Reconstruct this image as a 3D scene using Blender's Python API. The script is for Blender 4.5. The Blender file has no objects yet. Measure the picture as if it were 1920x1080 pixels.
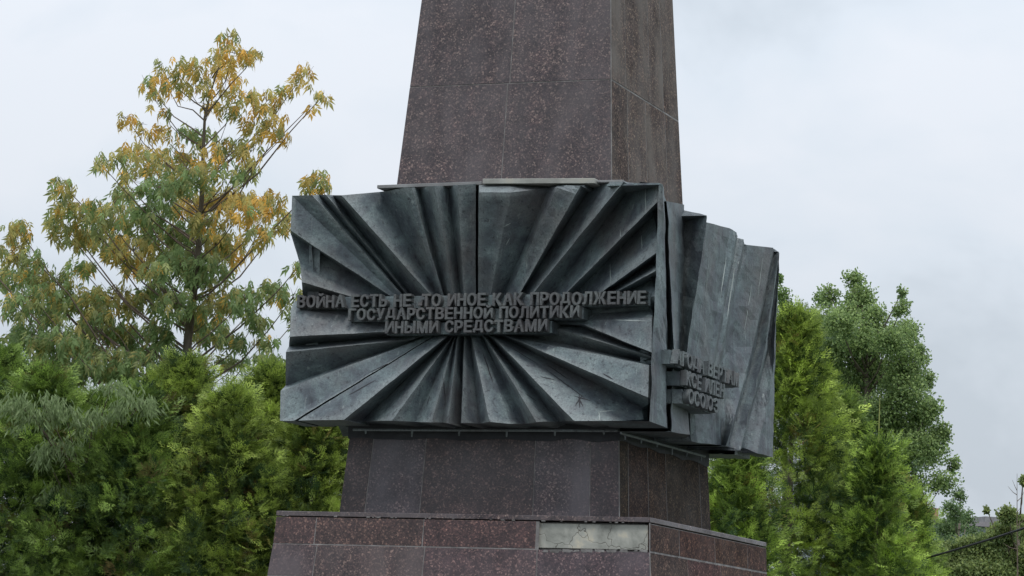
import bpy, math, random
import numpy as np
from mathutils import Matrix, Vector, noise
random.seed(7); rng = np.random.default_rng(11)
scene = bpy.context.scene

# ------------------------------------------------------------------ camera
F_PX = 5513.03; YAW = 0.37511; PIT = 0.13564; ROL = 0.04078; EYE = 1.6
CAM = np.array([10.28355, -26.86284, EYE])
Fv = np.array([-math.sin(YAW)*math.cos(PIT), math.cos(YAW)*math.cos(PIT), math.sin(PIT)])
R0 = np.array([math.cos(YAW), math.sin(YAW), 0.]); U0 = np.cross(R0, Fv)
Rv = math.cos(ROL)*R0 + math.sin(ROL)*U0
Uv = -math.sin(ROL)*R0 + math.cos(ROL)*U0
cd = bpy.data.cameras.new('camera'); cam = bpy.data.objects.new('camera', cd)
scene.collection.objects.link(cam); scene.camera = cam
cam.matrix_world = Matrix(((Rv[0], Uv[0], -Fv[0], CAM[0]), (Rv[1], Uv[1], -Fv[1], CAM[1]),
                           (Rv[2], Uv[2], -Fv[2], CAM[2]), (0, 0, 0, 1)))
cd.sensor_width = 36; cd.sensor_fit = 'HORIZONTAL'; cd.lens = 36*F_PX/1920
cd.clip_start = 0.5; cd.clip_end = 5000

def ray(px, py):
    d = Fv + Rv*(px-960)/F_PX + Uv*(540-py)/F_PX
    return d
def at(px, py, dist):                      # point on the pixel's ray at a forward distance
    return CAM + ray(px, py)*dist
def hit(px, py, axis, val):
    d = ray(px, py); t = (val-CAM[axis])/d[axis]
    return CAM + d*t

# ------------------------------------------------------------------ world, sun, exposure
SUN_EL, SUN_AZ = math.radians(62), math.radians(-62)      # azimuth measured in the xy plane
w = bpy.data.worlds.new('World'); scene.world = w; w.use_nodes = True
nt = w.node_tree; N = nt.nodes; L = nt.links; N.clear()
out = N.new('ShaderNodeOutputWorld'); bg = N.new('ShaderNodeBackground')
sky = N.new('ShaderNodeTexSky'); sky.sky_type = 'NISHITA'; sky.sun_disc = False
sky.sun_elevation = SUN_EL; sky.sun_rotation = math.pi/2 - SUN_AZ
sky.air_density = 1.5; sky.dust_density = 3
tc = N.new('ShaderNodeTexCoord')
mp = N.new('ShaderNodeMapping'); mp.inputs['Scale'].default_value = (1, 1, 1.6); mp.inputs['Location'].default_value = (.35, .1, .62)
n1 = N.new('ShaderNodeTexNoise'); n1.inputs['Scale'].default_value = 8; n1.inputs['Detail'].default_value = 5; n1.inputs['Roughness'].default_value = .5; n1.inputs['Distortion'].default_value = .3
cr = N.new('ShaderNodeValToRGB'); e = cr.color_ramp.elements
e[0].position = .38; e[0].color = (.54, .60, .67, 1); e[1].position = .64; e[1].color = (.71, .75, .815, 1)
m = e.new(.50); m.color = (.645, .705, .78, 1)
sep = N.new('ShaderNodeSeparateXYZ')
gr = N.new('ShaderNodeMapRange'); gr.inputs['From Min'].default_value = .05; gr.inputs['From Max'].default_value = 1.0
gr.inputs['To Min'].default_value = 1.03; gr.inputs['To Max'].default_value = 2.3
vm = N.new('ShaderNodeVectorMath'); vm.operation = 'SCALE'
sk = N.new('ShaderNodeVectorMath'); sk.operation = 'SCALE'; sk.inputs['Scale'].default_value = .07
mx = N.new('ShaderNodeMix'); mx.data_type = 'RGBA'; mx.inputs['Factor'].default_value = .92
L.new(tc.outputs['Generated'], mp.inputs['Vector']); L.new(mp.outputs[0], n1.inputs['Vector'])
L.new(n1.outputs['Fac'], cr.inputs['Fac']); L.new(tc.outputs['Generated'], sep.inputs[0])
L.new(sep.outputs['Z'], gr.inputs['Value']); L.new(cr.outputs['Color'], vm.inputs[0]); L.new(gr.outputs[0], vm.inputs['Scale'])
L.new(sky.outputs[0], sk.inputs[0]); L.new(sk.outputs[0], mx.inputs['A']); L.new(vm.outputs[0], mx.inputs['B'])
L.new(mx.outputs['Result'], bg.inputs['Color']); bg.inputs['Strength'].default_value = 1.0
L.new(bg.outputs[0], out.inputs['Surface'])
sd = bpy.data.lights.new('sun', 'SUN'); sd.energy = 1.5; sd.angle = math.radians(14); sd.color = (1, .97, .93)
sun = bpy.data.objects.new('sun', sd); scene.collection.objects.link(sun)
sdir = Vector((math.cos(SUN_EL)*math.cos(SUN_AZ), math.cos(SUN_EL)*math.sin(SUN_AZ), math.sin(SUN_EL)))
sun.rotation_euler = (-sdir).to_track_quat('-Z', 'Y').to_euler(); sun.location = (0, 0, 60)
scene.view_settings.view_transform = 'Standard'; scene.view_settings.look = 'None'
scene.view_settings.exposure = 0.0; scene.view_settings.gamma = 1.0

# ------------------------------------------------------------------ helpers
col = scene.collection
def link_mesh(name, me, mat=None, parent=None):
    o = bpy.data.objects.new(name, me); col.objects.link(o)
    if mat and not me.materials: me.materials.append(mat)
    if parent is not None: o.parent = parent
    return o
def mesh(name, V, Fc, mat=None, parent=None, smooth=False):
    me = bpy.data.meshes.new(name); me.from_pydata([tuple(map(float, v)) for v in V], [], Fc)
    if smooth: me.polygons.foreach_set('use_smooth', [True]*len(me.polygons))
    me.update(); return link_mesh(name, me, mat, parent)
def empty(name, loc=(0, 0, 0)):
    o = bpy.data.objects.new(name, None); o.location = loc; col.objects.link(o); o.empty_display_size = .3; return o
def tag(o, label=None, cat=None, group=None, kind=None):
    for k, v in (('label', label), ('category', cat), ('group', group), ('kind', kind)):
        if v: o[k] = v
    return o
def boxvf(x0, x1, y0, y1, z0, z1):
    V = [(x, y, z) for z in (z0, z1) for y in (y0, y1) for x in (x0, x1)]
    return V, [(0, 2, 3, 1), (4, 5, 7, 6), (0, 1, 5, 4), (2, 6, 7, 3), (0, 4, 6, 2), (1, 3, 7, 5)]
def box(name, x0, x1, y0, y1, z0, z1, mat, parent=None):
    return mesh(name, *boxvf(x0, x1, y0, y1, z0, z1), mat, parent)
def bevel(o, wd, seg=1):
    m = o.modifiers.new('bevel', 'BEVEL'); m.width = wd; m.segments = seg; m.limit_method = 'ANGLE'

class Soup:                                   # joined geometry
    def __init__(s): s.V = []; s.F = []; s.n = 0
    def add(s, V, Fc):
        s.V += [tuple(map(float, v)) for v in V]; s.F += [tuple(i+s.n for i in f) for f in Fc]; s.n += len(V)
    def tube(s, pts, rad, k=7):
        pts = [np.array(p, float) for p in pts]; V = []; Fc = []
        for i, p in enumerate(pts):
            d = pts[min(i+1, len(pts)-1)] - pts[max(i-1, 0)]; d /= np.linalg.norm(d)+1e-9
            a = np.cross(d, (0, 0, 1.)) if abs(d[2]) < .9 else np.cross(d, (1., 0, 0)); a /= np.linalg.norm(a); b = np.cross(d, a)
            for j in range(k):
                t = 2*math.pi*j/k; V.append(p + rad[i]*(a*math.cos(t)+b*math.sin(t)))
        for i in range(len(pts)-1):
            for j in range(k):
                Fc.append((i*k+j, i*k+(j+1) % k, (i+1)*k+(j+1) % k, (i+1)*k+j))
        Fc.append(tuple(range(k-1, -1, -1))); Fc.append(tuple((len(pts)-1)*k+j for j in range(k)))
        s.add(V, Fc)
    def obj(s, name, mat, parent=None, smooth=False): return mesh(name, s.V, s.F, mat, parent, smooth)

# ------------------------------------------------------------------ materials
def mat_new(name):
    m = bpy.data.materials.new(name); m.use_nodes = True; t = m.node_tree
    return m, t.nodes, t.links, t.nodes['Principled BSDF']
def nz(N, L, vec, scale, detail=4, rough=.55, dist=0.):
    n = N.new('ShaderNodeTexNoise'); n.inputs['Scale'].default_value = scale; n.inputs['Detail'].default_value = detail
    n.inputs['Roughness'].default_value = rough; n.inputs['Distortion'].default_value = dist
    if vec is not None: L.new(vec, n.inputs['Vector'])
    return n.outputs['Fac']
def ramp(N, L, fac, stops):
    r = N.new('ShaderNodeValToRGB'); e = r.color_ramp.elements
    while len(e) < len(stops): e.new(.5)
    for el, (p, c) in zip(e, stops):
        el.position = p; el.color = (*c, 1) if len(c) == 3 else c
    if fac is not None: L.new(fac, r.inputs['Fac'])
    return r.outputs['Color']
def mixc(N, L, f, a, b, mode='MIX'):
    m = N.new('ShaderNodeMix'); m.data_type = 'RGBA'; m.blend_type = mode
    for s, v in (('Factor', f), ('A', a), ('B', b)):
        if hasattr(v, 'is_linked'): L.new(v, m.inputs[s])
        else: m.inputs[s].default_value = v if s == 'Factor' else (*v, 1)
    return m.outputs['Result']
def objcoord(N, L, scale=(1, 1, 1), rnd=False):
    g = N.new('ShaderNodeNewGeometry'); mp = N.new('ShaderNodeMapping'); mp.inputs['Scale'].default_value = scale
    L.new(g.outputs['Position'], mp.inputs['Vector'])
    if rnd:
        oi = N.new('ShaderNodeObjectInfo'); mu = N.new('ShaderNodeMath'); mu.operation = 'MULTIPLY'; mu.inputs[1].default_value = 37
        L.new(oi.outputs['Random'], mu.inputs[0]); L.new(mu.outputs[0], mp.inputs['Location'])
    return mp.outputs[0]
def bumpn(N, L, h, bsdf, st=.3, dist=.02, prev=None):
    b = N.new('ShaderNodeBump'); b.inputs['Strength'].default_value = st; b.inputs['Distance'].default_value = dist
    L.new(h, b.inputs['Height']); L.new(b.outputs[0], bsdf.inputs['Normal']); return b

def granite_mat(dull=False):
    m, N, L, B = mat_new('weathered_granite' if dull else 'granite')
    v = objcoord(N, L, rnd=True)
    vo = N.new('ShaderNodeTexVoronoi'); vo.inputs['Scale'].default_value = 74; L.new(v, vo.inputs['Vector'])
    sx = N.new('ShaderNodeSeparateColor'); L.new(vo.outputs['Color'], sx.inputs[0])
    crys = ramp(N, L, sx.outputs[0], [(0, (.018, .015, .018)), (.4, (.036, .028, .031)), (.68, (.066, .047, .049)), (.86, (.125, .092, .085)), (1, (.34, .27, .23))])
    vo2 = N.new('ShaderNodeTexVoronoi'); vo2.inputs['Scale'].default_value = 95; L.new(v, vo2.inputs['Vector'])
    s2 = N.new('ShaderNodeSeparateColor'); L.new(vo2.outputs['Color'], s2.inputs[0])
    fine = ramp(N, L, s2.outputs[1], [(0, (.022, .018, .022)), (.7, (.058, .043, .048)), (1, (.17, .135, .125))])
    c = mixc(N, L, .42, crys, fine)
    c = mixc(N, L, 1., c, ramp(N, L, nz(N, L, v, 7, 5, .65), [(.32, (.62, .62, .64)), (.5, (1, 1, 1)), (.68, (1.5, 1.42, 1.38))]), 'MULTIPLY')
    oi = N.new('ShaderNodeObjectInfo')
    # weathering film: grey lime haze in streaks and patches
    vs = objcoord(N, L, (2.2, 2.2, .35), rnd=True)
    f1 = nz(N, L, vs, 1.3, 5, .6, .4)
    g = objcoord(N, L, (1, 1, 1), rnd=True)
    f2 = nz(N, L, g, 1.6, 6, .62)
    mu = N.new('ShaderNodeMath'); mu.operation = 'MULTIPLY'; L.new(f1, mu.inputs[0]); L.new(f2, mu.inputs[1])
    mr = N.new('ShaderNodeMapRange'); mr.inputs['From Min'].default_value = .17; mr.inputs['From Max'].default_value = .36
    mr.inputs['To Min'].default_value = .0; mr.inputs['To Max'].default_value = .62
    L.new(mu.outputs[0], mr.inputs['Value'])
    al = N.new('ShaderNodeMath'); al.operation = 'MULTIPLY'; L.new(mr.outputs[0], al.inputs[0]); L.new(oi.outputs['Alpha'], al.inputs[1])
    c = mixc(N, L, al.outputs[0], c, (.108, .098, .102))
    c = mixc(N, L, 1.0, c, oi.outputs['Color'], 'MULTIPLY')
    L.new(c, B.inputs['Base Color'])
    f3 = nz(N, L, g, 2.4, 4)
    rr = N.new('ShaderNodeMapRange'); rr.inputs['To Min'].default_value = .2; rr.inputs['To Max'].default_value = .5; rr.inputs['From Min'].default_value = .3; rr.inputs['From Max'].default_value = .7
    L.new(f3, rr.inputs['Value']); L.new(rr.outputs[0], B.inputs['Roughness'])
    B.inputs['Specular IOR Level'].default_value = .14 if dull else .5
    if dull: rr.inputs['To Min'].default_value = .6; rr.inputs['To Max'].default_value = .85
    bumpn(N, L, sx.outputs[0], B, .12, .003)
    return m
GR = granite_mat(); GRD = granite_mat(True)

def simple(name, stops, scale=3, rough=.8, bump=.3, bscale=25, dist=.02, stretch=(1, 1, 1), metallic=0.):
    m, N, L, B = mat_new(name); v = objcoord(N, L, stretch)
    f = nz(N, L, v, scale, 7, .62, .2)
    L.new(ramp(N, L, f, stops), B.inputs['Base Color'])
    B.inputs['Roughness'].default_value = rough; B.inputs['Metallic'].default_value = metallic
    bumpn(N, L, nz(N, L, v, bscale, 5), B, bump, dist); return m
MORTAR = simple('mortar', [(.3, (.10, .095, .09)), (.55, (.19, .18, .175)), (.75, (.32, .31, .30))], 9)
ASPH = simple('paving', [(.3, (.07, .068, .066)), (.7, (.12, .115, .11))], 4)
GRASS = simple('grass_ground', [(.3, (.035, .06, .015)), (.7, (.07, .11, .03))], 1.2, .9, .8, 30, .05)
BARK = simple('bark', [(.3, (.07, .055, .04)), (.7, (.17, .14, .11))], 14, .9, .6, 40, .02, (1, 1, .25))
TWIG = simple('twig_bark', [(.3, (.1, .075, .06)), (.7, (.2, .15, .12))], 14, .9)

def concrete_mat():
    m, N, L, B = mat_new('cracked_render')
    v = objcoord(N, L)
    f = nz(N, L, v, 4.5, 7, .6, .3)
    c = ramp(N, L, f, [(.28, (.13, .13, .115)), (.42, (.26, .265, .235)), (.55, (.36, .36, .32)), (.66, (.50, .46, .36)), (.78, (.30, .26, .19))])
    vo = N.new('ShaderNodeTexVoronoi'); vo.feature = 'DISTANCE_TO_EDGE'; vo.inputs['Scale'].default_value = 2.6
    wn = N.new('ShaderNodeTexNoise'); wn.inputs['Scale'].default_value = 7; L.new(v, wn.inputs['Vector'])
    ad = N.new('ShaderNodeVectorMath'); ad.operation = 'MULTIPLY_ADD'; L.new(wn.outputs['Color'], ad.inputs[0]); ad.inputs[1].default_value = (.3, .3, .3); L.new(v, ad.inputs[2])
    L.new(ad.outputs[0], vo.inputs['Vector'])
    cr = ramp(N, L, vo.outputs['Distance'], [(0, (0, 0, 0)), (.012, (1, 1, 1))])
    c = mixc(N, L, 1., c, mixc(N, L, cr, (.3, .27, .24), (1, 1, 1)), 'MULTIPLY')
    L.new(c, B.inputs['Base Color']); B.inputs['Roughness'].default_value = .9
    bumpn(N, L, cr, B, .5, .01); return m
CONC = concrete_mat()

def bronze_mat(name, k=1., green=.5, brown=0.):
    m, N, L, B = mat_new(name)
    v = objcoord(N, L)
    f = nz(N, L, v, 3.0, 8, .62, .6)
    c = ramp(N, L, f, [(.30, (.036*k, .043*k, .055*k)), (.45, (.090*k, .110*k, .125*k)), (.56, (.135*k, .175*k, .184*k)), (.72, (.24*k, .295*k, .295*k))])
    f2 = nz(N, L, objcoord(N, L, (4.5, 4.5, .45)), 2.2, 6, .6)
    gm = ramp(N, L, f2, [(.52, (0, 0, 0)), (.75, (green, green, green))])
    c = mixc(N, L, gm, c, (.19, .26, .25))
    fd = nz(N, L, objcoord(N, L, (26, 26, .55)), 1.0, 3, .5)
    c = mixc(N, L, ramp(N, L, fd, [(.66, (0, 0, 0)), (.72, (.55, .55, .55))]), c, (.33, .38, .37))
    if brown: c = mixc(N, L, brown, c, (.115, .098, .088))
    gp = N.new('ShaderNodeNewGeometry')
    wear = ramp(N, L, gp.outputs['Pointiness'], [(.515, (0, 0, 0)), (.56, (.6, .6, .6))])
    if not brown: c = mixc(N, L, wear, c, (.27, .30, .30))
    # brown-grey dust
    f4 = nz(N, L, v, 1.1, 5, .6)
    c = mixc(N, L, ramp(N, L, f4, [(.5, (0, 0, 0)), (.68, (.65, .65, .65))]), c, (.125, .11, .105))
    f3 = nz(N, L, v, 22, 6, .7)
    c = mixc(N, L, ramp(N, L, f3, [(.56, (0, 0, 0)), (.66, (.75, .75, .75))]), c, (.028, .029, .036))
    f5 = nz(N, L, v, 60, 4, .7)
    c = mixc(N, L, ramp(N, L, f5, [(.35, (.5, .5, .5)), (.6, (0, 0, 0))]), c, (.055, .06, .068))
    L.new(c, B.inputs['Base Color'])
    B.inputs['Metallic'].default_value = .15
    rr = N.new('ShaderNodeMapRange'); rr.inputs['To Min'].default_value = .42; rr.inputs['To Max'].default_value = .72
    L.new(f, rr.inputs['Value']); L.new(rr.outputs[0], B.inputs['Roughness'])
    hb = nz(N, L, v, 14, 8, .65)
    bumpn(N, L, hb, B, .45, .02); return m
BRZ = bronze_mat('patinated_bronze'); BRZT = bronze_mat('bronze_lettering', .8, .15, .5)
BRZT2 = bronze_mat('bronze_side_lettering', .95, .4, .3)
FLASH = simple('zinc_flashing', [(.3, (.22, .22, .2)), (.6, (.34, .34, .31)), (.8, (.4, .37, .3))], 5, .6, .2, 30, .01)
FLASHD = simple('dull_flashing', [(.3, (.14, .14, .14)), (.7, (.25, .25, .25))], 5, .6, .2, 30, .01)

# ------------------------------------------------------------------ ground
def plane(name, x0, x1, y0, y1, z, mat):
    return tag(mesh(name, [(x0, y0, z), (x1, y0, z), (x1, y1, z), (x0, y1, z)], [(0, 1, 2, 3)], mat), kind='structure')
plane('ground', -1500, 1500, -600, 2600, 0, GRASS)
plane('paved_plaza', -7, 14, -36, 5.5, .004, ASPH)

# ------------------------------------------------------------------ monument
MON = empty('obelisk_monument')
tag(MON, 'tapering brown granite obelisk wrapped by a dark bronze sunburst relief with Cyrillic lettering', 'monument')
A0, ZP, Z2, A2 = 1.85, 1.5773+EYE, 1.26904+EYE, 1.86593
B0 = 1.40985; ZS, HS, TP = 5.78049+EYE, 1.0413, .06513
W = 1.8619; ZT, ZB = 4.59704+EYE, 2.41216+EYE
def h_up(z): return HS - TP*(z-ZS)
def h_low(z): return B0 - TP*(z-ZP)
def h_plinth(z):
    if z > Z2: return A0 + (A2-A0)*(ZP-z)/(ZP-Z2)
    return A2 + .10*(Z2-z)
AX = {'front': (1, -1, 0), 'right': (0, 1, 1), 'back': (1, 1, 0), 'left': (0, -1, 1)}   # normal axis, sign, u axis
def face_hit(px, py, face, hf):
    ax, sg, ua = AX[face]; h = hf(4.)
    for _ in range(8):
        p = hit(px, py, ax, sg*h); h = hf(p[2])
    return p, p[ua]/h
def slab(face, hf, z0, z1, u0, u1, parent, name='granite_slab', color=(1, 1, 1, 1), mat=None, th=.04, out=0., gap=.004, jit=True):
    ax, sg, ua = AX[face]; V = []
    if face in ('right', 'left'): gap = .008
    tilt = random.uniform(-.0015, .0015) if jit else 0
    for off in (0, -th):
        for z, zz in ((z0+gap, 0), (z1-gap, 1)):
            for u, g in ((u0, gap), (u1, -gap)):
                h = hf(z); p = [0, 0, z]
                endcap = abs(u) > .999
                p[ax] = sg*(h+off+out + tilt*(zz*2-1)); p[ua] = u*h + (0 if endcap else g)
                if endcap and face in ('right', 'left') : p[ua] -= math.copysign(.003+th if off == 0 and False else .003, u)
                if endcap and off < 0: p[ua] -= math.copysign(th+.004, u)
                V.append(p)
    Fc = [(0, 1, 3, 2), (4, 6, 7, 5), (0, 4, 5, 1), (2, 3, 7, 6), (0, 2, 6, 4), (1, 5, 7, 3)]
    o = mesh(name, V, Fc, mat or (GRD if face in ('right', 'left') else GR), parent); o.color = color; bevel(o, .0025); return o
def frustum(name, hf, z0, z1, ins, mat, parent):
    a, b = hf(z0)-ins, hf(z1)-ins
    V = [(-a, -a, z0), (a, -a, z0), (a, a, z0), (-a, a, z0), (-b, -b, z1), (b, -b, z1), (b, b, z1), (-b, b, z1)]
    return mesh(name, V, [(3, 2, 1, 0), (4, 5, 6, 7), (0, 1, 5, 4), (1, 2, 6, 5), (2, 3, 7, 6), (3, 0, 4, 7)], mat, parent)
def us(face, hf, pts): return [-1] + [face_hit(x, y, face, hf)[1] for x, y in pts] + [1]
rc = lambda a, b: random.uniform(a, b)

ZTOP = 13.5
shaft = frustum('shaft', h_up, ZT-.9, ZTOP, .0025, MORTAR, MON)
shaft_l = frustum('lower_shaft', h_low, ZP-.02, ZB+.35, .0025, MORTAR, MON)
# pyramid cap well out of frame
a = h_up(ZTOP)+.02; mesh('cap', [(-a, -a, ZTOP+.004), (a, -a, ZTOP+.004), (a, a, ZTOP+.004), (-a, a, ZTOP+.004), (0, 0, ZTOP+1.1)],
     [(3, 2, 1, 0), (0, 1, 4), (1, 2, 4), (2, 3, 4), (3, 0, 4)], GR, MON)
def courses(face, ups_u, low_u):
    lst = [(ZT-.85, ZS, low_u), (ZS, ZS+1.75, ups_u), (ZS+1.75, ZS+3.5, low_u), (ZS+3.5, ZTOP, ups_u)]
    for z0, z1, uu in lst:
        for a_, b_ in zip(uu[:-1], uu[1:]):
            t = rc(.82, 1.08)
            c = (t*1.13, t*1.05, t*1.05, rc(.9, 1.3)) if face in ('front', 'back') else (t*1.35, t*1.30, t*1.12, rc(1.1, 1.9))
            slab(face, h_up, z0, z1, a_, b_, shaft, color=c)
fu, fl = us('front', h_up, [(962, 60)]), us('front', h_up, [(945, 260)])
ru = us('right', h_up, [(1172, 18), (1215, 50), (1241, 110)]); rl = us('right', h_up, [(1177, 211), (1211, 211), (1248, 246)])
courses('front', fu, fl); courses('right', ru, rl); courses('back', fu, fl); courses('left', ru, rl)
# lower block
lf = us('front', h_low, [(691, 900), (792, 900), (1001, 900), (1106, 900)])
lr = us('right', h_low, [(1179, 920), (1216, 920), (1250, 920), (1313, 920)])
cf = [(.62, .53, .53, .2), (.8, .78, .86, 1.2), (.68, .58, .58, .35), (.95, .9, .96, 1.3), (.72, .62, .66, .7)]
for face, uu, cc in (('front', lf, cf), ('right', lr, None), ('back', lf, cf), ('left', lr, None)):
    for i, (a_, b_) in enumerate(zip(uu[:-1], uu[1:])):
        c = cc[i] if cc else (rc(.62, .7), rc(.53, .6), rc(.40, .46), rc(.1, .35))
        slab(face, h_low, ZP-.02, ZB+.30, a_, b_, shaft_l, color=c)
# plinth: courses of tiles
plinth = frustum('plinth', h_plinth, 0, ZP-.055, .07, MORTAR, MON)
pz = [ZP-.052, Z2, Z2-.30]
for face_ in ('front', 'right', 'back', 'left'):                 # pointing flush behind the tile edges
    for (za, zb_, ub) in ((Z2-.02, ZP-.055, .43 if face_ == 'front' else .998), (.02, Z2-.02, .998)):
        ax_, sg_, ua_ = AX[face_]; V_ = []
        for zz_ in (za, zb_):
            for uu_ in (-.998, ub):
                p_ = [0, 0, zz_]; h_ = h_plinth(zz_); p_[ax_] = sg_*(h_-.003); p_[ua_] = uu_*h_; V_.append(p_)
        mesh('pointing', V_, [(0, 1, 3, 2)], MORTAR, plinth)
while pz[-1] > .3: pz.append(pz[-1]-.36)
pz[-1] = .01
f1 = us('front', h_plinth, [(591, 995), (793, 1000), (1005, 1000)]); f2 = us('front', h_plinth, [(590, 1050), (794, 1050), (1006, 1060)])
r1 = us('right', h_plinth, [(1274, 1010), (1341, 1030), (1402, 1040)]); r2 = us('right', h_plinth, [(1290, 1062), (1352, 1072), (1410, 1078)])
for i in range(len(pz)-1):
    for face in ('front', 'right', 'back', 'left'):
        uu = {0: (f1, r1), 1: (f2, r2)}.get(i, (f1, r1) if i % 2 else (f2, r2))[face in ('right', 'left')]
        for j, (a_, b_) in enumerate(zip(uu[:-1], uu[1:])):
            if i == 0 and face == 'front' and j == 3:
                o = slab(face, h_plinth, pz[i+1]+.012, pz[i]-.012, a_+.003, b_-.012, plinth, 'exposed_render', (1, 1, 1, 1), CONC, .03, -.036)
                o['label'] = 'pale cracked render where a granite tile is missing'; continue
            if i == 0: c = (rc(.85, 1.), rc(.68, .76), rc(.66, .72), rc(.2, .6))
            elif i == 1: c = (rc(.95, 1.1), rc(.84, .94), rc(.86, .96), rc(.6, 1.2))
            else: c = (1, .9, .95, 1)
            if face in ('right', 'left'): c = (c[0]*.95, c[1]*.88, c[2]*.74, .2)
            slab(face, h_plinth, pz[i+1], pz[i], a_, b_, plinth, color=c)
# coping: four mitred strips
ha, hb = A0+.006, B0-.05
for k, face in enumerate(('front', 'right', 'back', 'left')):
    rot = Matrix.Rotation(k*math.pi/2, 4, 'Z'); zt_, zb_ = ZP, ZP-.045
    V = [(-ha, -ha, zb_), (ha-.004, -ha, zb_), (hb, -hb, zb_), (-hb, -hb, zb_), (-ha, -ha, zt_), (ha-.004, -ha, zt_), (hb, -hb, zt_), (-hb, -hb, zt_)]
    o = mesh('coping', [rot @ Vector(v) for v in V], [(3, 2, 1, 0), (4, 5, 6, 7), (0, 1, 5, 4), (1, 2, 6, 5), (2, 3, 7, 6), (3, 0, 4, 7)], GR, plinth)
    o.color = (1.1, 1.05, 1.05, 1.2); bevel(o, .004)
# crumbling mortar bits along the ledges
s = Soup()
for k in range(70):
    x = rc(1020, 1225) if k < 25 else rc(530, 1215); y = 1033 if k < 25 else 966 + (x-520)*.021
    if k >= 50: x = rc(1225, 1430); y = 1037+(x-1223)*.187
    p = face_hit(x, y, 'right' if k >= 50 else 'front', h_plinth)[0]
    r = rc(.006, .022) if k < 25 else rc(.004, .010)
    V, Fc = boxvf(-1, 1, -.5, .5, -1, 1); V = [np.array(v)*np.array([r*rc(.8, 2.5), .008, r*rc(.4, .8)])*rc(.8, 1.2)+p for v in V]; s.add(V, Fc)
o = s.obj('mortar_crumbs', MORTAR, plinth); o['kind'] = 'stuff'

# ---- bronze wrap
def fbm(p, s=1.): return noise.fractal(Vector(p)*s, .8, 2., 4)
def fpt(x, y, rho):                           # front plane point with proudness rho
    p = hit(x, y, 1, -(W+rho)); return p
FRONT = [  # Ox,Oy, Ix,Iy, rho_outer, rho_inner [, Bx,By,rhoB]
 (568,557,630,562,-.14,-.26),(566,529,669,559,.0,-.20),(563,498,705,559,-.06,-.26),(545,437,728,559,-.10,-.31),
 (545,432,735,557,.03,-.22),(548,367,742,555,.03,-.22),(585,366,753,552,.05,-.21),(598,365,760,555,-.05,-.28),(611,365,768,557,.04,-.23),
 (624,366,775,559,-.08,-.31),(640,366,811,557,.10,-.22),(712,360,821,557,-.10,-.31),(758,352,829,557,.02,-.26),(772,352,832,557,.01,-.26),
 (785,352,835,557,-.07,-.31),(815,349,851,557,.08,-.23),(841,348,864,557,-.07,-.30),(859,347,871,557,.05,-.24),(892,345,892,556,-.02,-.27),
 (895,346,895,556,-.16,-.36),(898,347,897,556,-.02,-.24,898,361,.07),(955,347,920,553,-.02,-.22,957,361,.11),(1030,346,944,553,-.10,-.31,1028,353,-.06),
 (1046,347,952,553,-.03,-.26,1045,352,.03),(1089,348,973,553,.09,-.22),(1111,347,976,553,-.12,-.32),(1115,341,977,553,-.11,-.31),
 (1169,341,998,552,.09,-.21),(1188,343,1034,552,-.12,-.31),(1234,343,1048,551,-.01,-.27),(1233,378,1060,551,.05,-.22),(1234,395,1077,551,-.14,-.33),
 (1233,472,1125,550,.05,-.22),(1232,485,1137,549,-.15,-.31),(1229,508,1153,549,.04,-.2),(1230,522,1165,552,-.12,-.28),(1228,556,1180,558,-.03,-.2),
 (1225,581,1112,588,-.10,-.3),(1222,597,1103,601,-.02,-.26),(1222,661,1095,609,.04,-.24),(1221,664,1088,612,-.1,-.33),(1219,668,1046,617,-.0,-.27),
 (1217,680,1024,637,-.13,-.33),(1217,685,975,635,.0,-.26),(1215,745,962,635,.06,-.22),(1216,771,950,635,-.14,-.33),(1214,789,945,635,-.10,-.31),
 (1076,789,927,635,.06,-.21),(1048,790,918,635,-.12,-.33),(1006,791,911,635,.05,-.21),(982,795,906,635,-.10,-.31),(958,795,901,635,-.04,-.28),
 (918,791,885,635,.05,-.23),(898,794,882,635,-.08,-.31),(865,793,871,635,.05,-.23),(863,794,869,635,-.10,-.33),(841,794,858,636,.05,-.23),
 (829,792,854,636,-.04,-.28),(810,792,851.5,636,.04,-.24),(779,791,848,636,-.07,-.31),(735,789,845,636,.05,-.24),(678,790,839,636,-.13,-.33),
 (645,787,831,636,.08,-.2),(560,788,806,636,.05,-.24),(556,788,804.5,636,-.01,-.28),(551,789,803,636,.05,-.24),(525,789,797,637,.04,-.25),
 (526,733,785,638,.01,-.26),(535,723,777,639,-.07,-.31),(536,660,770,637,.06,-.24),(542,649,735,632,-.11,-.31),(543,631,727,622,.04,-.21),
 (546,580,690,596,-.03,-.25),(550,568,640,577,-.09,-.26)]
relief = None
def amp(r): return r*1.2 if r > 0 else r*2.3
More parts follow.
